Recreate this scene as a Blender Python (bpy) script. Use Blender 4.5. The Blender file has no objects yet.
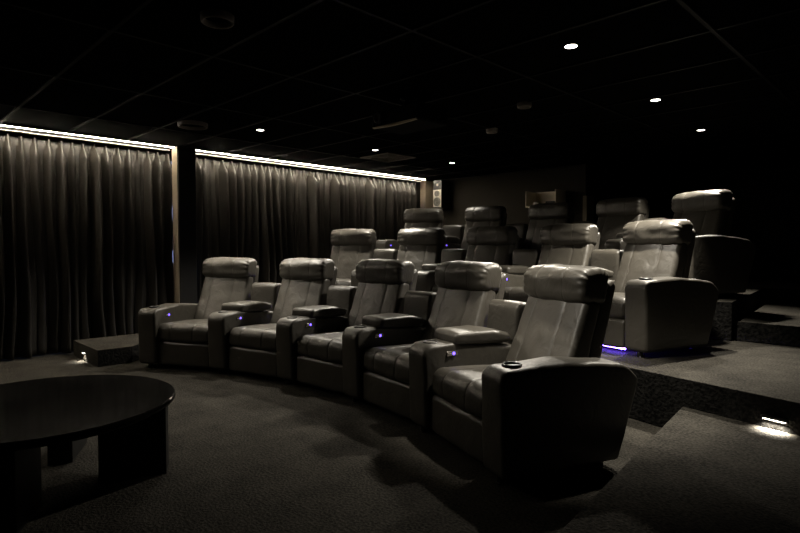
import bpy, bmesh, math, random
from mathutils import Vector, Matrix, noise

PI = math.pi
S = bpy.context.scene
C = S.collection
random.seed(7)

# ------------------------------------------------------------------ camera
EYE = 1.17
cam = bpy.data.cameras.new('camera'); camo = bpy.data.objects.new('camera', cam); C.objects.link(camo)
cam.sensor_width = 36; cam.lens = 36 * 550 / 800; cam.clip_start = 0.05
pitch = math.atan(19.5 / 550)
camo.location = (0, 0, EYE)
camo.rotation_euler = (PI / 2 - pitch, 0, PI / 4)
S.camera = camo

# ------------------------------------------------------------------ world, exposure
w = bpy.data.worlds.new('world'); S.world = w; w.use_nodes = True
w.node_tree.nodes['Background'].inputs[0].default_value = (1.0, 0.92, 0.8, 1)
w.node_tree.nodes['Background'].inputs[1].default_value = 0.0
S.view_settings.view_transform = 'Standard'; S.view_settings.look = 'None'
S.view_settings.exposure = 0.0; S.view_settings.gamma = 1.0; S.view_settings.use_curve_mapping = False

# light levels, all in one place
STRIP = 185.0         # LED strip above the curtains (emission strength)
DOWN = {             # watts of each ceiling spot
    'a': 230, 'b': 420, 'c': 270, 'd': 165, 'e': 220, 'f': 32,
    'A': 120, 'B': 110, 'D': 70, 'E': 230}
WARM = (1.0, 0.92, 0.78)
CEIL = 2.39
P2, P3 = 0.348, 0.69  # heights of the second and third row platforms
H2, H3 = 0.175, 0.52  # half steps of the aisle

# ------------------------------------------------------------------ materials
def mat(name, col, rough=0.6, spec=0.5, metal=0.0, emit=None, estr=0.0):
    m = bpy.data.materials.new(name); m.use_nodes = True
    b = m.node_tree.nodes['Principled BSDF']
    b.inputs['Base Color'].default_value = (*col, 1); b.inputs['Roughness'].default_value = rough
    b.inputs['Specular IOR Level'].default_value = spec; b.inputs['Metallic'].default_value = metal
    if emit:
        b.inputs['Emission Color'].default_value = (*emit, 1); b.inputs['Emission Strength'].default_value = estr
    return m

def noisy(m, scale, strength, dist=0.01, detail=4, colvar=0.0, roughvar=0.0, stretch=None, kind='noise'):
    nt = m.node_tree; N = nt.nodes; L = nt.links; b = N['Principled BSDF']
    tc = N.new('ShaderNodeTexCoord'); src = tc.outputs['Object']
    if stretch:
        mp = N.new('ShaderNodeMapping'); mp.inputs['Scale'].default_value = stretch
        L.new(src, mp.inputs[0]); src = mp.outputs[0]
    if kind == 'noise':
        t = N.new('ShaderNodeTexNoise'); t.inputs['Detail'].default_value = detail; out = t.outputs['Fac']
    else:
        t = N.new('ShaderNodeTexVoronoi'); out = t.outputs['Distance']
    t.inputs['Scale'].default_value = scale
    L.new(src, t.inputs['Vector'])
    bp = N.new('ShaderNodeBump'); bp.inputs['Strength'].default_value = strength; bp.inputs['Distance'].default_value = dist
    L.new(out, bp.inputs['Height']); L.new(bp.outputs[0], b.inputs['Normal'])
    if colvar:
        c = b.inputs['Base Color'].default_value[:3]
        r = N.new('ShaderNodeValToRGB')
        r.color_ramp.elements[0].position = 0.3; r.color_ramp.elements[1].position = 0.72
        r.color_ramp.elements[0].color = (*[k * (1 - colvar) for k in c], 1)
        r.color_ramp.elements[1].color = (*[k * (1 + colvar) for k in c], 1)
        L.new(out, r.inputs[0]); L.new(r.outputs[0], b.inputs['Base Color'])
    return m

M = {}
lea = noisy(mat('leather', (0.050, 0.0452, 0.0368), 0.43, 0.6), 260, 0.16, 0.002, 3)
# a second, broader bump for soft creases
nt = lea.node_tree
t2 = nt.nodes.new('ShaderNodeTexNoise'); t2.inputs['Scale'].default_value = 11; t2.inputs['Detail'].default_value = 5; t2.inputs['Distortion'].default_value = 1.2
b2 = nt.nodes.new('ShaderNodeBump'); b2.inputs['Strength'].default_value = 0.35; b2.inputs['Distance'].default_value = 0.012
tcn = [n for n in nt.nodes if n.type == 'TEX_COORD'][0]
nt.links.new(tcn.outputs['Object'], t2.inputs['Vector']); nt.links.new(t2.outputs['Fac'], b2.inputs['Height'])
b1 = [n for n in nt.nodes if n.type == 'BUMP' and n != b2][0]
nt.links.new(b2.outputs[0], b1.inputs['Normal'])
M['leather'] = lea
M['seam'] = mat('seam_thread', (0.16, 0.14, 0.11), 0.7)
M['plastic'] = mat('black_plastic', (0.012, 0.012, 0.012), 0.3)
M['chrome'] = mat('chrome', (0.55, 0.53, 0.5), 0.25, 0.5, 1.0)
M['led'] = mat('blue_led', (0.1, 0.05, 0.6), 0.4, emit=(0.16, 0.09, 1.0), estr=4)
M['glow'] = mat('blue_underglow', (0.1, 0.05, 0.6), 0.4, emit=(0.13, 0.06, 1.0), estr=90)
def carpet(name, col, sc=75, bump=1.0, con=0.7):
    m = mat(name, col, 0.95, 0.1)
    nt = m.node_tree; N = nt.nodes; L = nt.links; b = N['Principled BSDF']
    tc = N.new('ShaderNodeTexCoord')
    a = N.new('ShaderNodeTexNoise'); a.inputs['Scale'].default_value = sc; a.inputs['Detail'].default_value = 3
    g = N.new('ShaderNodeTexNoise'); g.inputs['Scale'].default_value = 5; g.inputs['Detail'].default_value = 6; g.inputs['Roughness'].default_value = 0.65
    L.new(tc.outputs['Object'], a.inputs['Vector']); L.new(tc.outputs['Object'], g.inputs['Vector'])
    mx = N.new('ShaderNodeMath'); mx.operation = 'MULTIPLY_ADD'; mx.inputs[1].default_value = 0.35
    L.new(g.outputs['Fac'], mx.inputs[0]); 
    m2 = N.new('ShaderNodeMath'); m2.operation = 'MULTIPLY'; m2.inputs[1].default_value = 0.65
    L.new(a.outputs['Fac'], m2.inputs[0]); L.new(m2.outputs[0], mx.inputs[2])
    r = N.new('ShaderNodeValToRGB'); r.color_ramp.elements[0].position = 0.36; r.color_ramp.elements[1].position = 0.64
    r.color_ramp.elements[0].color = (*[k * (1 - con) for k in col], 1); r.color_ramp.elements[1].color = (*[k * (1 + con) for k in col], 1)
    L.new(mx.outputs[0], r.inputs[0]); L.new(r.outputs[0], b.inputs['Base Color'])
    bp = N.new('ShaderNodeBump'); bp.inputs['Strength'].default_value = bump; bp.inputs['Distance'].default_value = 0.01
    L.new(a.outputs['Fac'], bp.inputs['Height']); L.new(bp.outputs[0], b.inputs['Normal'])
    return m
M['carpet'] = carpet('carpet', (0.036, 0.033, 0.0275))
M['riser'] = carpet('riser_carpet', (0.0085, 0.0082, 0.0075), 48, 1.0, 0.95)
M['ceil'] = mat('ceiling_tile', (0.0012, 0.0012, 0.001), 0.95, 0.02)
M['grid'] = mat('ceiling_grid', (0.0012, 0.0011, 0.001), 0.5, 0.1)
M['wall'] = noisy(mat('black_wall', (0.030, 0.026, 0.020), 0.8, 0.15), 30, 0.1)
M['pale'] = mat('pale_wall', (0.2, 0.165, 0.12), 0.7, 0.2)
M['darkwall'] = mat('dark_wall', (0.008, 0.007, 0.006), 0.85, 0.1)
M['column'] = mat('column_paint', (0.004, 0.0038, 0.0036), 0.6, 0.3)
M['velvet'] = noisy(mat('velvet', (0.0165, 0.0148, 0.0122), 0.5, 0.45), 14, 0.25, 0.01, 5, 0.25, stretch=(1, 1, 0.25))
M['velvet'].node_tree.nodes['Principled BSDF'].inputs['Sheen Weight'].default_value = 0.08
M['velvet'].node_tree.nodes['Principled BSDF'].inputs['Sheen Tint'].default_value = (0.5, 0.42, 0.32, 1)
M['rail'] = mat('white_rail', (0.4, 0.37, 0.32), 0.5)
M['strip'] = mat('led_strip', (1, 1, 1), 0.5, emit=(1.0, 0.87, 0.68), estr=STRIP)
M['lamp'] = mat('lamp_lens', (1, 1, 1), 0.5, emit=(1.0, 0.93, 0.82), estr=9)
M['steplamp'] = mat('step_lamp_lens', (1, 1, 1), 0.5, emit=(1.0, 0.9, 0.74), estr=14)
M['daylight'] = mat('window_daylight', (0.1, 0.1, 0.1), 0.2, emit=(0.28, 0.38, 0.75), estr=0.75)
tb = mat('table_top_stone', (0.0075, 0.0072, 0.0068), 0.14, 0.3)
M['top'] = noisy(tb, 3.2, 0.02, 0.002, 8, 0.75); tb.node_tree.nodes['Principled BSDF'].inputs['IOR'].default_value = 1.2
M['tleg'] = mat('table_leg_black', (0.006, 0.006, 0.006), 0.5, 0.4)
M['spk'] = mat('speaker_black', (0.012, 0.012, 0.012), 0.45)
M['spkface'] = mat('speaker_face', (0.42, 0.38, 0.32), 0.45)
M['cone'] = mat('speaker_cone', (0.10, 0.095, 0.085), 0.35)
M['proj'] = mat('projector_shell', (0.002, 0.002, 0.002), 0.7, 0.05)
M['projglint'] = mat('projector_glint', (0.45, 0.36, 0.26), 0.4)  # pale colour of the reflected streak under the body
M['vent'] = mat('vent_metal', (0.16, 0.14, 0.12), 0.35)
M['white'] = mat('white_plastic', (0.75, 0.72, 0.65), 0.5)
M['beige'] = mat('beige_box', (0.8, 0.7, 0.55), 0.6)

# ------------------------------------------------------------------ helpers
def obj(name, bm, m, parent=None, smooth=True, bevel=0.0):
    me = bpy.data.meshes.new(name)
    bmesh.ops.recalc_face_normals(bm, faces=bm.faces[:]); bm.to_mesh(me); bm.free()
    for mm in (m if isinstance(m, (list, tuple)) else [m]): me.materials.append(mm)
    if smooth:
        for p in me.polygons: p.use_smooth = True
    o = bpy.data.objects.new(name, me); C.objects.link(o)
    if parent: o.parent = parent
    if bevel:
        b = o.modifiers.new('b', 'BEVEL'); b.width = bevel; b.segments = 3; b.limit_method = 'ANGLE'
        b.harden_normals = False
    return o

def bx(bm, lo, hi, mi=0):
    x0, y0, z0 = lo; x1, y1, z1 = hi
    v = [bm.verts.new(p) for p in ((x0,y0,z0),(x1,y0,z0),(x1,y1,z0),(x0,y1,z0),(x0,y0,z1),(x1,y0,z1),(x1,y1,z1),(x0,y1,z1))]
    for f in ((3,2,1,0),(4,5,6,7),(0,1,5,4),(1,2,6,5),(2,3,7,6),(3,0,4,7)):
        q = bm.faces.new([v[i] for i in f]); q.material_index = mi
    return v

def boxo(name, lo, hi, m, parent=None, bevel=0.0):
    bm = bmesh.new(); bx(bm, lo, hi); return obj(name, bm, m, parent, smooth=False, bevel=bevel)

def prism(bm, pts, z0, z1):
    a = [bm.verts.new((x, y, z0)) for x, y in pts]; b = [bm.verts.new((x, y, z1)) for x, y in pts]
    n = len(pts)
    bm.faces.new(a[::-1]); bm.faces.new(b)
    for i in range(n): bm.faces.new((a[i], a[(i+1) % n], b[(i+1) % n], b[i]))

def lathe(bm, prof, n=32, c=(0, 0, 0), M4=None):
    rings = []
    for r, z in prof:
        ring = []
        for i in range(n):
            a = 2 * PI * i / n
            p = Vector((r * math.cos(a), r * math.sin(a), z))
            if M4: p = M4 @ p
            ring.append(bm.verts.new(p + Vector(c)))
        rings.append(ring)
    for a, b in zip(rings, rings[1:]):
        for i in range(n): bm.faces.new((a[i], a[(i+1) % n], b[(i+1) % n], b[i]))
    if prof[0][0] > 1e-6: bm.faces.new(rings[0][::-1])
    if prof[-1][0] > 1e-6: bm.faces.new(rings[-1])
    bmesh.ops.remove_doubles(bm, verts=bm.verts[:], dist=1e-6)

def tag(o, label, cat, group=None, kind=None):
    o['label'] = label; o['category'] = cat
    if group: o['group'] = group
    if kind: o['kind'] = kind
    return o

def struct(o):
    o['kind'] = 'structure'; return o

def empty(name, loc, rz=0.0):
    o = bpy.data.objects.new(name, None); C.objects.link(o); o.empty_display_size = 0.1
    o.location = loc; o.rotation_euler = (0, 0, rz); return o

def copy_tree(o, parent=None):
    c = o.copy(); C.objects.link(c)
    if parent: c.parent = parent
    for ch in list(o.children): copy_tree(ch, c)
    return c

# rounded polygon in the (y, z) plane, inset by d; the vertex count never changes
def rpoly(pts, radii, d, seg=6, edge=0.05):
    n = len(pts); P = [Vector(p) for p in pts]
    # anticlockwise expected
    lines = []
    for i in range(n):
        a, b = P[i], P[(i+1) % n]; t = (b - a).normalized(); nn = Vector((-t.y, t.x))
        lines.append((a + nn * d, t))
    Q = []
    for i in range(n):
        (p, t), (q, s) = lines[i-1], lines[i]
        den = t.x * s.y - t.y * s.x
        if abs(den) < 1e-4: Q.append(q.copy()); continue
        k = ((q.x - p.x) * s.y - (q.y - p.y) * s.x) / den
        Q.append(p + t * k)
    arcs = []
    for i in range(n):
        t, s = lines[i-1][1], lines[i][1]
        ang = math.acos(max(-1, min(1, t.dot(s))))
        cr = t.x * s.y - t.y * s.x
        r = max(radii[i] - d, 0.004) if cr > 0 else radii[i] + d
        k = r * math.tan(ang / 2)
        k = min(k, 0.48 * (Q[i] - Q[i-1]).length, 0.48 * (Q[(i+1) % n] - Q[i]).length)
        a, b = Q[i] - t * k, Q[i] + s * k
        arc = []
        for j in range(seg + 1):
            u = j / seg
            arc.append(a * (1-u)**2 + Q[i] * (2*u*(1-u)) * 1.0 + b * u*u if ang < 1e-3 else
                       (a * (1-u)**2 + Q[i] * (2*u*(1-u)) * math.cos(ang/2) + b * u*u) / ((1-u)**2 + 2*u*(1-u)*math.cos(ang/2) + u*u))
        arcs.append(arc)
    out = []
    for i in range(n):
        out += arcs[i]
        a, b = arcs[i][-1], arcs[(i+1) % n][0]
        m = max(1, int(round((P[(i+1) % n] - P[i]).length / edge)))
        for j in range(1, m): out.append(a.lerp(b, j / m))
    return out

def pillow(pts, radii, half, er=0.03, seams=(), crown=0.0, seg=6, edge=0.04, step=0.03, amp=0.0, pucker=0.0,
           seed=0.0, x0=0.0, seamdepth=0.006, grip=None):
    """profile extruded along x, rounded at both ends, with sunken seams; half may be f(y, z)"""
    hw = half if callable(half) else (lambda y, z: half)
    nom = half if not callable(half) else 0.15
    sl = []   # (mode, value, inset)
    ne = 6
    for j in range(ne + 1):
        a = PI / 2 * j / ne
        sl.append(('L', er * (1 - math.sin(a)), er * (1 - math.cos(a))))
    sl = [('L', er * (1 - math.cos(PI/2 * j/ne)), er * (1 - math.sin(PI/2 * j/ne))) for j in range(ne + 1)]
    fr = []
    inner = nom - er; k = max(2, int(2 * inner / step))
    xs = [(-inner + 2 * inner * i / k) for i in range(1, k)]
    xs = [x for x in xs if all(abs(x - s) > 0.014 for s in seams)]
    for s in seams: xs += [s - 0.009, s - 0.0035, s, s + 0.0035, s + 0.009]
    xs.sort()
    for x in xs:
        d = 0.0
        for s in seams:
            if abs(x - s) < 0.0015: d += seamdepth
            elif abs(x - s) < 0.005: d += seamdepth * 0.35
        d -= crown * (1 - (x / inner) ** 2)
        fr.append(('M', x / nom, d))
    allsl = sl + fr + [('R', v, d) for (_, v, d) in sl[::-1]]
    bm = bmesh.new(); rings = []
    for mode, v, d in allsl:
        poly = rpoly(pts, radii, max(d, -0.03) if d > 0 else d, seg, edge); ring = []
        cy = sum(p.x for p in poly) / len(poly); cz = sum(p.y for p in poly) / len(poly)
        for i, p in enumerate(poly):
            W = hw(p.x, p.y)
            x = -(W - v) if mode == 'L' else (W - v) if mode == 'R' else v * W
            q = Vector((x, p.x, p.y))
            if amp:
                nrm = Vector((0, p.x - cy, p.y - cz)); 
                if nrm.length > 1e-5: nrm.normalize()
                q += nrm * amp * noise.noise(Vector((q.x * 9 + seed, q.y * 9, q.z * 9)))
            if pucker:
                e = max(0.0, 1 - (W - abs(x)) / 0.10)
                th = math.atan2(p.y - cz, p.x - cy)
                nrm = Vector((0, math.cos(th), math.sin(th)))
                q -= nrm * pucker * e * (0.5 + 0.5 * math.sin(th * 13 + 3 * noise.noise(Vector((th * 2, seed, x * 9)))))
            q.x += x0
            ring.append(bm.verts.new(q))
        rings.append(ring)
    n = len(rings[0])
    for a, b in zip(rings, rings[1:]):
        for i in range(n): bm.faces.new((a[i], b[i], b[(i+1) % n], a[(i+1) % n]))
    for r, rev in ((rings[0], False), (rings[-1], True)):
        bm.faces.new(r if not rev else r[::-1])
    return bm

# ------------------------------------------------------------------ the room
WX = -7.0            # window wall
BY = 7.75            # back wall left of the opening
RY = 9.7             # back wall of the recess
OX = -3.85           # left jamb of the opening
struct(boxo('floor', (WX - 0.2, -3.2, -0.1), (1.5, RY + 0.2, 0.0), M['carpet']))
struct(boxo('ceiling', (WX - 0.2, -3.2, CEIL + 0.012), (1.5, RY + 0.2, CEIL + 0.15), M['ceil']))
bm = bmesh.new()
y = -3.12
while y < RY:
    bx(bm, (WX + 0.32, y - 0.012, CEIL), (1.4, y + 0.012, CEIL + 0.014)); y += 0.6
for k in range(8):
    x = 1.42 - 1.2 * k
    if x > WX + 0.4: bx(bm, (x - 0.012, -3.1, CEIL - 0.001), (x + 0.012, RY, CEIL + 0.013))
g = struct(obj('trim_1', bm, M['grid'], smooth=False))

# window wall: opening with panes behind the curtains
bm = bmesh.new()
bx(bm, (WX - 0.2, -3.2, 0), (WX, RY + 0.2, 0.12)); bx(bm, (WX - 0.2, -3.2, 2.3), (WX, RY + 0.2, CEIL + 0.1))
bx(bm, (WX - 0.2, -3.2, 0.12), (WX, 0.2, 2.3)); bx(bm, (WX - 0.2, 7.2, 0.12), (WX, RY + 0.2, 2.3))
struct(obj('wall_left', bm, M['darkwall'], smooth=False))
for n_, (a, b) in enumerate(((0.2, 3.1), (3.1, 7.2))):
    wn = struct(empty('window_%d' % (n_ + 1), (WX - 0.06, a, 0.12)))
    boxo('pane', (-0.01, 0.04, 0.04), (0.0, b - a - 0.04, 2.14), M['daylight'], wn)
    bm = bmesh.new()
    bx(bm, (-0.05, 0, 0), (0.05, b - a, 0.04)); bx(bm, (-0.05, 0, 2.14), (0.05, b - a, 2.18))
    bx(bm, (-0.05, 0, 0.04), (0.05, 0.04, 2.14)); bx(bm, (-0.05, b - a - 0.04, 0.04), (0.05, b - a, 2.14))
    obj('window_frame', bm, M['column'], wn, smooth=False)
# back wall (pale strip beside the curtains, dark beyond), side wall of the recess
struct(boxo('wall_back', (WX, BY, 0), (OX, BY + 0.15, CEIL + 0.02), M['wall']))
struct(boxo('wall_recess', (OX - 0.15, BY + 0.15, 0), (OX, RY, CEIL + 0.02), M['darkwall']))
struct(boxo('wall_back_recess', (OX - 0.15, RY, 0), (1.5, RY + 0.15, CEIL + 0.02), M['darkwall']))
struct(boxo('wall_right', (1.35, -3.2, 0), (1.5, RY + 0.1, CEIL + 0.02), M['darkwall']))
struct(boxo('wall_front', (WX, -3.2, 0), (1.5, -3.05, CEIL + 0.02), M['darkwall']))
struct(boxo('trim_2', (OX - 0.03, BY - 0.03, P3), (OX + 0.035, BY + 0.2, 1.93), M['pale'], bevel=0.004))
struct(boxo('trim_3', (WX + 0.001, BY - 0.22, 0), (WX + 0.13, BY - 0.001, CEIL), M['pale'], bevel=0.003))

# column between the two curtains
struct(boxo('column', (-6.79, 2.835, 0), (-6.62, 3.05, CEIL), M['column'], bevel=0.006))
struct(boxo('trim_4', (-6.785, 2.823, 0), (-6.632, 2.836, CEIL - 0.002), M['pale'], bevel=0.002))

# platforms and aisle steps
def slab(name, pts, z0, z1, nose=0.02):
    bm = bmesh.new(); prism(bm, pts, z0, z1)
    for f in bm.faces:
        f.material_index = 0 if abs(f.normal.z) > 0.5 or True else 1
    bm.faces.ensure_lookup_table(); bm.normal_update()
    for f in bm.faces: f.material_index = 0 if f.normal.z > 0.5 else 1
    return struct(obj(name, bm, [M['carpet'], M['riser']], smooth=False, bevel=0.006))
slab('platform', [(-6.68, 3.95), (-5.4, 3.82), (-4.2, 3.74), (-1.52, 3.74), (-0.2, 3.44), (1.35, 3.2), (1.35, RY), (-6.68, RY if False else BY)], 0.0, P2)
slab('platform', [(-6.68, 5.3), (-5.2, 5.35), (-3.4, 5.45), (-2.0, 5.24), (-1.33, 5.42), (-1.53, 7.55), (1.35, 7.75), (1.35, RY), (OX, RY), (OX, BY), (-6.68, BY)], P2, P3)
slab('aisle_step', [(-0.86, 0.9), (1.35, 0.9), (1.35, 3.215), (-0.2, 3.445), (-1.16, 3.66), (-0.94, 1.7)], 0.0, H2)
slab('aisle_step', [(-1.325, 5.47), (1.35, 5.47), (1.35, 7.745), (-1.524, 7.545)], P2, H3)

# ------------------------------------------------------------------ curtains
def curtain(name, ya, yb, label, seed, period=0.118):
    n = int((yb - ya) / period * 22); rows = 44; top = 2.340; bot = 0.015
    bm = bmesh.new(); grid = []
    rnd = random.Random(seed)
    for j in range(rows + 1):
        v = (j / rows) ** 1.25; z = top + (bot - top) * v
        row = []
        for i in range(n + 1):
            u = ya + (yb - ya) * i / n
            warp = 0.05 * noise.noise(Vector((u * 1.7, seed, 0))) + 0.075 * v * noise.noise(Vector((u * 3.1, seed, v * 2.1)))
            ph = 2 * PI * (u + warp) / period
            hang = min(1.0, max(0.0, (v - 0.018) / 0.06))
            # heading: narrow pinched pleats; below: open rounded folds of varied depth
            c = math.cos(ph)
            pinch = max(0.0, c) ** 6
            k = 0.62 + 1.0 * noise.noise(Vector((u * 4.3, seed + 5, v * 0.6)))
            fold = (0.5 + 0.5 * c) ** 2.2 * max(0.15, k) + 0.25 * (0.5 + 0.5 * math.cos(ph * 0.5 + 1.3)) * v
            x = (0.050 * pinch) * (1 - hang) + (0.165 * fold) * hang
            x += 0.012 * noise.noise(Vector((u * 9, seed, z * 2.2))) + 0.009 * noise.noise(Vector((u * 26, seed, z * 4.5))) * hang
            yy = u + 0.018 * hang * math.sin(ph * 2 + 1.2) * (0.3 + 0.7 * v)
            if i > n - 9:       # the free edge stands off the column in two places
                g = 1.7 * math.exp(-((z - 1.58) / 0.11) ** 2) + 0.85 * math.exp(-((z - 1.05) / 0.06) ** 2) + 0.75 * math.exp(-((z - 2.28) / 0.07) ** 2)
                q = 1 - (n - i) / 9
                yy += (yb - 0.052 * g - yy) * q; x += (0.05 - x) * q
            row.append(bm.verts.new((WX + 0.075 + x, yy, z)))
        grid.append(row)
    for a, b in zip(grid, grid[1:]):
        for i in range(n): bm.faces.new((a[i], a[i+1], b[i+1], b[i]))
    cu = obj(name, bm, M['velvet'])
    s = cu.modifiers.new('s', 'SOLIDIFY'); s.thickness = 0.003
    return tag(cu, label, 'curtain')
curtain('pleated_curtain', -1.0, 2.868, 'dark pleated velvet curtain left of the black column, lit from above', 3.0)
curtain('pleated_curtain', 3.06, 7.30, 'dark pleated velvet curtain right of the black column, reaching the corner speaker', 11.0)
for i, (a, b, side) in enumerate(((-1.0, 2.822, 'left'), (3.05, 7.36, 'right'))):
    r = empty('led_light_strip', (-6.72, a, CEIL))
    tag(r, 'glowing warm white LED strip along the ceiling above the %s curtain' % side, 'light strip')
    boxo('diffuser', (-0.007, 0, -0.010), (0.007, b - a, -0.003), M['strip'], r)
    bm = bmesh.new()
    bx(bm, (-0.02, 0, -0.003), (0.02, b - a, 0.0)); bx(bm, (0.012, 0, -0.008), (0.015, b - a, -0.003))
    obj('channel', bm, M['rail'], r, smooth=False)
    k = empty('curtain_track', (-6.83, a, 2.352))
    tag(k, 'white curtain rail just under the %s light strip' % side, 'curtain rail')
    boxo('rail', (-0.03, 0.01, 0.0), (0.03, b - a - 0.01, 0.008), M['rail'], k, bevel=0.002)
    boxo('rail_mount', (-0.03, 0.01, 0.008), (-0.02, b - a - 0.01, CEIL - 2.352 + 0.004), M['column'], k)

# ------------------------------------------------------------------ recliner parts
R0 = 4.14; DA = 0.203; AW = 0.100
def set_row(r, da):
    global R0, DA, HB
    R0, DA = r, da; HB = R0 * math.sin(DA / 2) - AW
HB = R0 * math.sin(DA / 2) - AW       # half width between the arms at the front

def cut_cup(o, y):
    bm = bmesh.new(); lathe(bm, [(0.0, 0.50), (0.042, 0.50), (0.043, 0.70), (0.0, 0.70)], 28, (0, y, 0))
    c = obj('cutter', bm, M['leather'])
    m = o.modifiers.new('bool', 'BOOLEAN'); m.object = c; m.operation = 'DIFFERENCE'; m.solver = 'EXACT'
    dg = bpy.context.evaluated_depsgraph_get(); dg.update()
    me = bpy.data.meshes.new_from_object(o.evaluated_get(dg)); o.modifiers.clear(); o.data = me
    bpy.data.objects.remove(c)

def arm_profile(outer):
    if outer:
        return [(0.015, 0.045), (0.735, 0.045), (0.872, 0.47), (0.785, 0.552), (0.40, 0.590), (0.0, 0.572)], \
               [0.03, 0.03, 0.05, 0.25, 0.5, 0.062]
    return [(0.015, 0.045), (0.76, 0.045), (0.89, 0.50), (0.36, 0.548), (0.24, 0.566), (0.0, 0.556)], \
           [0.03, 0.03, 0.03, 0.1, 0.1, 0.075]

def make_arm(root, side, outer, names=True):
    """side -1: image-left arm, +1: image-right arm; the arm's own frame is turned by half a pitch"""
    ang = -side * DA / 2
    lx = side * R0 * math.sin(DA / 2); ly = R0 * math.cos(DA / 2) - R0
    wedge = math.tan(DA / 2)
    pts, rad = arm_profile(outer)
    hw = (lambda y, z: AW) if outer else (lambda y, z: AW + wedge * max(0, y) * 0.93 - 0.002)
    # outer arms stay parallel to their own seat
    if outer:
        ang *= 0.35
        if side < 0: lx += 0.03
        else: lx += 0.025
    bm = pillow(pts, rad, hw, er=0.024, crown=0.003, step=0.04, amp=0.005, seed=side * 3.1 + outer)
    # nom width is .15 inside pillow, x is scaled by the local half width
    a = obj('armrest', bm, M['leather'], root); a.location = (lx, ly, 0); a.rotation_euler = (0, 0, ang)
    cut_cup(a, 0.115 if not outer else 0.125)
    for p in a.data.polygons: p.use_smooth = True
    es = a.modifiers.new('e', 'EDGE_SPLIT'); es.split_angle = math.radians(50)
    cy = 0.115 if not outer else 0.125
    bm = bmesh.new(); zt = 0.587 if outer else 0.566
    lathe(bm, [(0.040, 0.502), (0.0405, zt), (0.042, zt + 0.003), (0.047, zt + 0.004), (0.050, zt), (0.050, zt - 0.012)], 32, (0, cy, 0))
    bm.faces.ensure_lookup_table()
    for f in [f for f in bm.faces if len(f.verts) > 4 and f.calc_center_median().z > 0.52]: bm.faces.remove(f)
    obj('cup_holder', bm, M['plastic'], a)
    if not outer:
        W0 = AW + 0.010
        bm = pillow([(0.215, 0.553), (0.63, 0.538), (0.655, 0.60), (0.52, 0.628), (0.225, 0.630)], [0.025, 0.025, 0.028, 0.2, 0.034],
                    lambda y, z: W0 + wedge * y * 0.85, er=0.026, crown=0.006, step=0.03, amp=0.004, seed=2.2)
        obj('arm_pad', bm, M['leather'], a)
        bm = pillow([(0.67, 0.40), (0.87, 0.40), (0.91, 0.775), (0.715, 0.805)], [0.02, 0.02, 0.045, 0.05],
                    lambda y, z: AW + wedge * 0.62 - 0.012 + 0.02 * (z - 0.4), er=0.03, crown=0.006, amp=0.006, seed=5.0)
        obj('corner_cushion', bm, M['leather'], a)
    # control panel on the inner face (towards +x of the arm that stands at the seat's left)
    if side < 0:
        wy = 0.20
        xw = AW + (0 if outer else wedge * wy * 0.93) - 0.001
        bm = bmesh.new(); bx(bm, (xw - 0.004, wy - 0.04, 0.488), (xw + 0.003, wy + 0.045, 0.516))
        pl = obj('control_panel', bm, M['chrome' if not outer else 'chrome'], a, smooth=False, bevel=0.002)
        bm = bmesh.new()
        lathe(bm, [(0.0, 0.0), (0.010, 0.0), (0.009, 0.003), (0.0, 0.0045)], 16, (xw + 0.003, wy + 0.010, 0.502), Matrix.Rotation(PI / 2, 4, 'Y'))
        b = obj('blue_button', bm, M['led'], a); b['label'] = 'lit blue button'
        bm = bmesh.new()
        for dy in (-0.028, -0.014):
            lathe(bm, [(0.0, 0.0), (0.005, 0.0), (0.004, 0.002), (0.0, 0.003)], 12, (xw + 0.003, wy + dy, 0.502), Matrix.Rotation(PI / 2, 4, 'Y'))
        obj('button', bm, M['white'], a)
    for fy in (0.07, 0.68):
        bm = bmesh.new()
        lathe(bm, [(0.0, 0.0), (0.024, 0.0), (0.028, 0.008), (0.026, 0.03), (0.018, 0.05), (0.0, 0.05)], 16, (0, fy, 0))
        obj('foot', bm, M['plastic'], a)
    bm = bmesh.new()
    lathe(bm, [(0.0, 0.0), (0.006, 0.0), (0.008, 0.004), (0.006, 0.010), (0.0, 0.012)], 10, (0.03, 0.04, 0.0))
    obj('glide', bm, M['chrome'], a)
    return a

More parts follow.
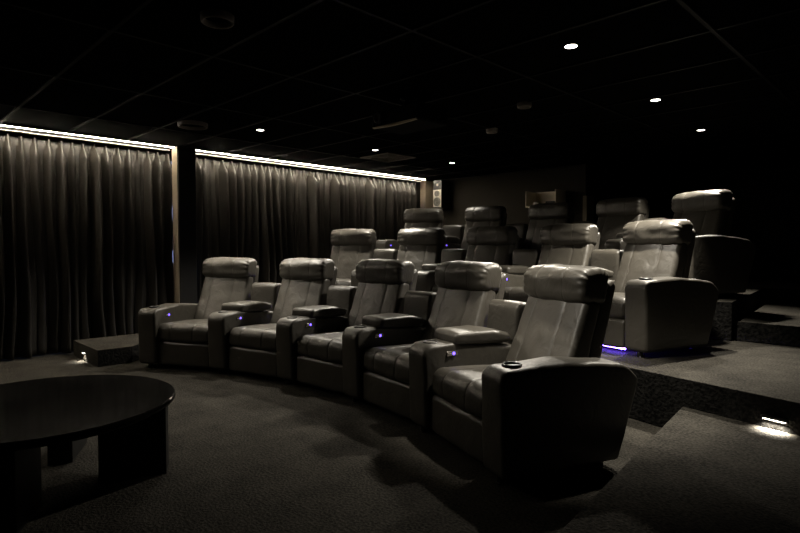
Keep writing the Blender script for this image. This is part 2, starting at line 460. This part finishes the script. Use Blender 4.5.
def make_recliner(left_outer, right_outer, glow):
    root = empty('recliner_chair', (0, 0, 0))
    hb = HB - 0.002
    seams = (-0.125, 0.125)
    spread = lambda y: math.tan(DA / 2) * 0.0 * y
    bm = pillow([(0.035, 0.265), (0.66, 0.265), (0.66, 0.405), (0.30, 0.425), (0.02, 0.435)], [0.05, 0.04, 0.05, 0.3, 0.075],
                hb - 0.004, er=0.035, seams=seams, crown=0.012, amp=0.010, seed=1.0)
    obj('seat_cushion', bm, M['leather'], root)
    bm = pillow([(0.03, 0.042), (0.10, 0.042), (0.10, 0.262), (0.035, 0.262)], [0.02, 0.02, 0.02, 0.03],
                hb - 0.008, er=0.015, crown=0.006, amp=0.006, seed=4.0)
    obj('footrest', bm, M['leather'], root)
    boxo('base', (-hb + 0.02, 0.11, 0.04), (hb - 0.02, 0.70, 0.262), M['plastic'], root, bevel=0.01)
    bm = pillow([(0.53, 0.36), (0.69, 0.34), (0.87, 0.86), (0.745, 0.88), (0.635, 0.60)], [0.05, 0.04, 0.05, 0.05, 0.4],
                lambda y, z: 0.293 - 0.035 * (z - 0.4), er=0.040, seams=tuple(s * 0.15 / 0.275 for s in (-0.15, 0.115)), crown=0.012, amp=0.011, seed=8.0, step=0.018)
    obj('backrest', bm, M['leather'], root)
    bm = pillow([(0.695, 0.845), (0.88, 0.825), (0.92, 1.02), (0.86, 1.052), (0.75, 1.052), (0.695, 1.00)], [0.065, 0.05, 0.06, 0.06, 0.07, 0.08],
                0.287, er=0.040, seams=(-0.13, 0.115), crown=0.006, amp=0.010, seamdepth=0.0035, pucker=0.009, seed=12.0, step=0.018, edge=0.03, seg=8)
    obj('headrest', bm, M['leather'], root)
    bm = pillow([(0.68, 0.16), (0.77, 0.16), (0.975, 0.94), (0.95, 0.985), (0.88, 0.95)], [0.03, 0.04, 0.04, 0.03, 0.03],
                0.272, er=0.03, crown=0.01, amp=0.006, seed=15.0)
    obj('back_shell', bm, M['leather'], root)
    make_arm(root, -1, left_outer)
    if right_outer: make_arm(root, 1, True)
    if glow:
        boxo('underglow_strip', (-hb + 0.01, 0.055, 0.030), (hb - 0.01, 0.068, 0.040), M['glow'], root)['label'] = 'blue light strip under the seat'
    return root

kinds = {}
for key in (('L', 0), ('M', 0), ('R', 0), ('L', 1), ('R', 1)):
    kinds[key] = None
def recliner(kind, glow, loc, rz, label):
    key = (kind, glow, R0)
    if kinds.get(key) is None:
        o = kinds[key] = make_recliner(kind == 'L', kind == 'R', glow)
    else:
        o = copy_tree(kinds[key])
    o.location = loc; o.rotation_euler = (0, 0, rz)
    tag(o, label, 'recliner', 'black leather recliners in three curved rows')
    return o

ROWS = [
    (3.85, 0.210, -3.318, -1.235, -0.063, 0.0, [
        'black leather recliner at the curtain end of the front row, beside the low carpeted step',
        'black leather recliner second from the curtain end in the front row',
        'black leather recliner in the middle of the front row, facing the round table',
        'black leather recliner second from the aisle in the front row, left of the nearest recliner',
        'nearest black leather recliner, at the aisle end of the front row, dark outer arm']),
    (4.22, 0.188, -3.195, 0.17, -0.100, P2, [
        'black leather recliner at the curtain end of the second row, pale-lit with curtain behind',
        'black leather recliner second from the curtain end in the second row',
        'black leather recliner in the middle of the second row, its headrest in shade',
        'black leather recliner second from the aisle in the second row, creased headrest side',
        'black leather recliner at the aisle end of the second row, above a blue glow']),
    (4.20, 0.193, -3.537, 1.533, -0.039, P3, [
        'black leather recliner at the curtain end of the back row, below the wall speaker',
        'black leather recliner second from the curtain end in the back row',
        'black leather recliner in the middle of the back row, below the pale wall box',
        'black leather recliner second from the aisle in the back row, almost black with lit crease',
        'black leather recliner at the aisle end of the back row, highest at right']),
]
for ri, (rr, da, cx, cy, phi, z, labels) in enumerate(ROWS):
    set_row(rr, da)
    for k in range(5):
        a = phi + (k - 2) * DA
        kind = 'L' if k == 0 else 'R' if k == 4 else 'M'
        glow = 1 if (ri == 1 and k in (0, 4)) else 0
        recliner(kind, glow, (cx + R0 * math.sin(a), cy + R0 * math.cos(a), z), -a, labels[k])

# ------------------------------------------------------------------ round coffee table
t = empty('coffee_table', (-3.153, 0.658, 0)); tag(t, 'low round black coffee table on thick slab legs in front of the seats', 'table')
bm = bmesh.new(); lathe(bm, [(0.0, 0.372), (0.597, 0.372), (0.604, 0.376), (0.606, 0.386), (0.604, 0.397), (0.597, 0.401), (0.0, 0.401)], 96)
o = obj('table_top', bm, M['top'], t); o.modifiers.new('e', 'EDGE_SPLIT').split_angle = math.radians(14)
bm = bmesh.new(); lathe(bm, [(0.0, 0.352), (0.560, 0.352), (0.568, 0.372), (0.0, 0.372)], 96)
o = obj('apron', bm, M['tleg'], t); o.modifiers.new('e', 'EDGE_SPLIT').split_angle = math.radians(40)
for ang in (62, 152, 242, 332):
    a = math.radians(ang)
    bm = bmesh.new(); v = bx(bm, (0.25, -0.06, 0), (0.565, 0.06, 0.352))
    bmesh.ops.rotate(bm, verts=bm.verts[:], cent=(0, 0, 0), matrix=Matrix.Rotation(a, 3, 'Z'))
    obj('leg', bm, M['tleg'], t, smooth=False, bevel=0.004)

# ------------------------------------------------------------------ low side step by the curtain with its light
st = empty('carpeted_step', (-5.84, 1.68, 0)); tag(st, 'low carpeted box step between the curtain and the front row', 'step')
bm = bmesh.new(); prism(bm, [(0, 0), (0.0, 0.32), (-0.25, 0.62), (-0.25, 2.0), (-0.82, 2.1), (-0.82, 0.0)], 0, 0.165); bm.normal_update()
for f in bm.faces: f.material_index = 0 if f.normal.z > 0.5 or f.normal.y < -0.5 else 1  # lit front and shaded sides put into the choice of carpet tone
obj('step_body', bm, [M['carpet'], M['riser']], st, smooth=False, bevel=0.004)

def step_light(loc, rz, label, watts, wid=0.11):
    r = empty('step_light', loc, rz); tag(r, label, 'step light')
    bm = bmesh.new()
    h = wid / 2
    bx(bm, (-h - 0.008, -0.006, -0.004), (h + 0.008, 0.0, 0.026))
    bx(bm, (-h - 0.008, -0.022, 0.012), (h + 0.008, -0.006, 0.026))
    obj('housing', bm, M['plastic'], r, smooth=False, bevel=0.001)
    boxo('lens', (-h, -0.019, 0.007), (h, -0.006, 0.012), M['steplamp'], r)
    l = bpy.data.lights.new('step_light', 'AREA'); l.shape = 'RECTANGLE'; l.size = wid; l.size_y = 0.012; l.energy = watts; l.color = WARM
    lo = bpy.data.objects.new('step_lamp', l); C.objects.link(lo); lo.parent = r
    lo.location = (0, -0.016, 0.003); lo.rotation_euler = (math.radians(-14), 0, 0); l.spread = math.radians(120)
    return r
step_light((-6.26, 1.681, 0.075), 0, 'small square step light in the front of the low curtain-side step', 0.9, 0.05)
# light set into the riser above the first aisle step
rx0, ry0 = -0.2, 3.44; rx1, ry1 = -1.52, 3.74
th = math.atan2(ry0 - ry1, rx0 - rx1)
px_ = -0.65; py_ = ry1 + (px_ - rx1) * math.tan(th)
step_light((px_ + 0.003 * math.sin(th), py_ - 0.003, H2 + 0.045), th, 'slim glowing step light in the riser above the nearest aisle step', 4.5, 0.11)

# ------------------------------------------------------------------ ceiling fixtures
def downlight(x, y, key, label, cone=100, tilt=18, side=0):
    r = empty('recessed_downlight', (x, y, CEIL)); tag(r, label, 'downlight', 'lit recessed ceiling downlights')
    bm = bmesh.new(); lathe(bm, [(0.0385, 0.011), (0.0385, -0.003), (0.05, -0.004), (0.052, 0.0), (0.052, 0.011)], 32)
    for f in [f for f in bm.faces if len(f.verts) > 4]: bm.faces.remove(f)
    obj('trim_ring', bm, M['ceil'], r)
    bm = bmesh.new(); lathe(bm, [(0.0, -0.002), (0.037, -0.002), (0.0375, 0.006), (0.0, 0.006)], 32)
    obj('lens', bm, M['lamp'], r)
    l = bpy.data.lights.new('downlight', 'SPOT'); l.energy = DOWN[key]; l.color = WARM
    l.spot_size = math.radians(cone); l.spot_blend = 0.6; l.shadow_soft_size = 0.035
    lo = bpy.data.objects.new('downlight_lamp', l); C.objects.link(lo); lo.parent = r; lo.location = (0, 0, -0.03)
    lo.rotation_euler = (math.radians(-tilt), math.radians(side), 0)     # the lamps are turned towards the screen end
downlight(-1.66, 3.13, 'a', 'lit recessed downlight over the front row aisle end, largest in view', 60, -4, 5)
downlight(-1.76, 4.76, 'b', 'lit recessed downlight over the second row aisle end', 94, 12, 8)
downlight(-1.87, 6.31, 'c', 'lit recessed downlight over the back row aisle end')
downlight(-5.12, 3.06, 'd', 'lit recessed downlight nearest the black column, above the front row')
downlight(-5.15, 4.71, 'e', 'lit recessed downlight beside the square ceiling vent')
downlight(-5.15, 6.22, 'f', 'lit recessed downlight nearest the wall speaker')

# square air vent
v = empty('ceiling_vent', (-5.43, 5.2, CEIL)); tag(v, 'square louvred air vent in the black ceiling', 'vent')
def frame_bm(o_, i_, z0, z1):
    bm = bmesh.new()
    bx(bm, (-o_, -o_, z0), (o_, -i_, z1)); bx(bm, (-o_, i_, z0), (o_, o_, z1))
    bx(bm, (-o_, -i_, z0), (-i_, i_, z1)); bx(bm, (i_, -i_, z0), (o_, i_, z1)); return bm
obj('frame', frame_bm(0.27, 0.235, -0.012, 0.0), M['vent'], v, smooth=False, bevel=0.002)
for q in (0.19, 0.14, 0.09, 0.045):
    obj('louvre', frame_bm(q + 0.016, q, -0.015, 0.003), M['vent'], v, smooth=False, bevel=0.002)

# adjustable spots in deep black baffles: their lamps cannot be seen from the camera's side; the last two are added for their light
def aim_spot(x, y, r_, target, key, label, cone):
    s = empty('baffled_spotlight', (x, y, CEIL)); tag(s, label, 'spotlight')
    bm = bmesh.new(); lathe(bm, [(r_ - 0.012, 0.008), (r_ - 0.014, -0.030), (r_ - 0.004, -0.033), (r_, -0.028), (r_ + 0.002, 0.0), (r_ + 0.002, 0.008)], 40)
    for f in [f for f in bm.faces if len(f.verts) > 4]: bm.faces.remove(f)
    obj('baffle', bm, M['vent'], s)
    bm = bmesh.new(); lathe(bm, [(0.0, 0.002), (r_ * 0.5, 0.001), (r_ - 0.013, -0.002), (r_ - 0.013, 0.008), (0.0, 0.008)], 40)
    obj('reflector', bm, M['ceil'], s)
    l = bpy.data.lights.new('spotlight', 'SPOT'); l.energy = DOWN[key]; l.color = WARM
    l.spot_size = math.radians(cone); l.spot_blend = 0.7; l.shadow_soft_size = 0.05
    lo = bpy.data.objects.new('spotlight_lamp', l); C.objects.link(lo); lo.parent = s; lo.location = (0, 0, -0.036)
    d = Vector(target) - Vector((x, y, CEIL))
    lo.rotation_euler = d.to_track_quat('-Z', 'Y').to_euler()
aim_spot(-2.78, 1.41, 0.085, (-1.95, 3.0, 0.85), 'A', 'unlit-looking round ceiling fitting near the top of the view', 32)
aim_spot(-5.35, 2.44, 0.14, (-5.0, 3.15, 0.65), 'B', 'large round ceiling fitting with dark baffle in front of the column', 62)
aim_spot(-2.60, 4.10, 0.06, (-1.75, 4.65, 1.05), 'D', 'added small black ceiling spot above the second row near the aisle', 36)  # added to light the second-row aisle seats, no known fitting here
aim_spot(-3.40, 4.75, 0.06, (-2.9, 2.0, 0.0), 'E', 'added small black ceiling spot to the right of the square vent', 84)  # added to throw the front row's floor shadow, no known fitting here

# projector hung from the ceiling
p = empty('ceiling_projector', (-3.20, 3.30, 2.15)); tag(p, 'dark projector hanging from the ceiling above the front row', 'projector')
boxo('body', (-0.27, -0.17, 0.012), (0.27, 0.20, 0.15), M['proj'], p, bevel=0.02)
bm = bmesh.new()  # pale sliver, thick in the middle, stands for a reflection on the underside
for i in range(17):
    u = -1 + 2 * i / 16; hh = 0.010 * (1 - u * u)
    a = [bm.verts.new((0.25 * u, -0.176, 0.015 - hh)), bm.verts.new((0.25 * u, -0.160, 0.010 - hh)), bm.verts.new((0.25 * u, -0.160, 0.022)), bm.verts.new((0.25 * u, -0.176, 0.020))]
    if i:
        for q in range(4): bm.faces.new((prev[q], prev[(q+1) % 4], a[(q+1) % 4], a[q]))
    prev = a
obj('front_glint', bm, M['projglint'], p)['label'] = 'reflection streak shaped as a pale lower edge'
bm = bmesh.new(); lathe(bm, [(0.0, 0.0), (0.04, 0.0), (0.045, 0.03), (0.036, 0.035), (0.03, 0.02), (0.0, 0.02)], 28, (-0.17, -0.165, 0.085), Matrix.Rotation(PI / 2, 4, 'X'))
obj('projector_lens', bm, M['plastic'], p)
bm = bmesh.new(); lathe(bm, [(0.0, 0.14), (0.03, 0.14), (0.03, 0.235), (0.07, 0.237), (0.07, 0.243), (0.0, 0.243)], 24)
obj('ceiling_mount', bm, M['proj'], p)

# wall speaker in the corner
s = empty('wall_speaker', (-6.53, BY, 1.88)); tag(s, 'two-tone loudspeaker on the back wall at the end of the curtain', 'speaker')
boxo('cabinet', (-0.10, -0.27, 0.0), (0.10, -0.03, 0.49), M['spk'], s, bevel=0.008)
boxo('front_panel', (-0.096, -0.282, 0.005), (0.096, -0.271, 0.315), M['spkface'], s, bevel=0.004)
boxo('bracket', (-0.04, -0.03, 0.15), (0.04, 0.0, 0.33), M['spk'], s)
for (nm, z, r_) in (('woofer', 0.10, 0.080), ('midrange_driver', 0.245, 0.055), ('tweeter', 0.405, 0.022)):
    bm = bmesh.new()
    yy = -0.282 if z < 0.3 else -0.27
    lathe(bm, [(0.0, 0.012), (r_ * 0.28, 0.010), (r_ * 0.34, 0.002), (r_ * 0.8, 0.004), (r_ * 0.88, 0.012), (r_, 0.010), (r_, 0.0)], 28, (0, yy, z), Matrix.Rotation(PI / 2, 4, 'X'))
    obj(nm, bm, M['white'] if nm == 'tweeter' else M['cone'], s)

# pale wall box behind the back row
k = empty('wall_box', (-4.43, BY, 1.78)); tag(k, 'small pale open box shelf on the back wall behind the back row', 'shelf')
bm = bmesh.new()
bx(bm, (-0.26, -0.30, 0.0), (0.26, 0.0, 0.02)); bx(bm, (-0.26, -0.02, 0.02), (0.26, 0.0, 0.25))
bx(bm, (-0.26, -0.30, 0.02), (-0.245, -0.02, 0.25)); bx(bm, (0.245, -0.30, 0.02), (0.26, -0.02, 0.25))
obj('shelf_body', bm, M['beige'], k, smooth=False, bevel=0.002)
k2 = boxo('electronic_device', (-4.38, BY - 0.24, 1.885), (-4.24, BY - 0.10, 1.95), M['spk'], bevel=0.006)
k2.data.transform(Matrix.Translation((0, 0, -0.085)))
tag(k2, 'small dark device standing in the pale wall box', 'electronic device')
k3 = boxo('small_white_box', (-4.56, BY - 0.295, 1.801), (-4.47, BY - 0.25, 1.86), M['white'], bevel=0.004)
tag(k3, 'tiny white box at the front of the pale wall box', 'box')
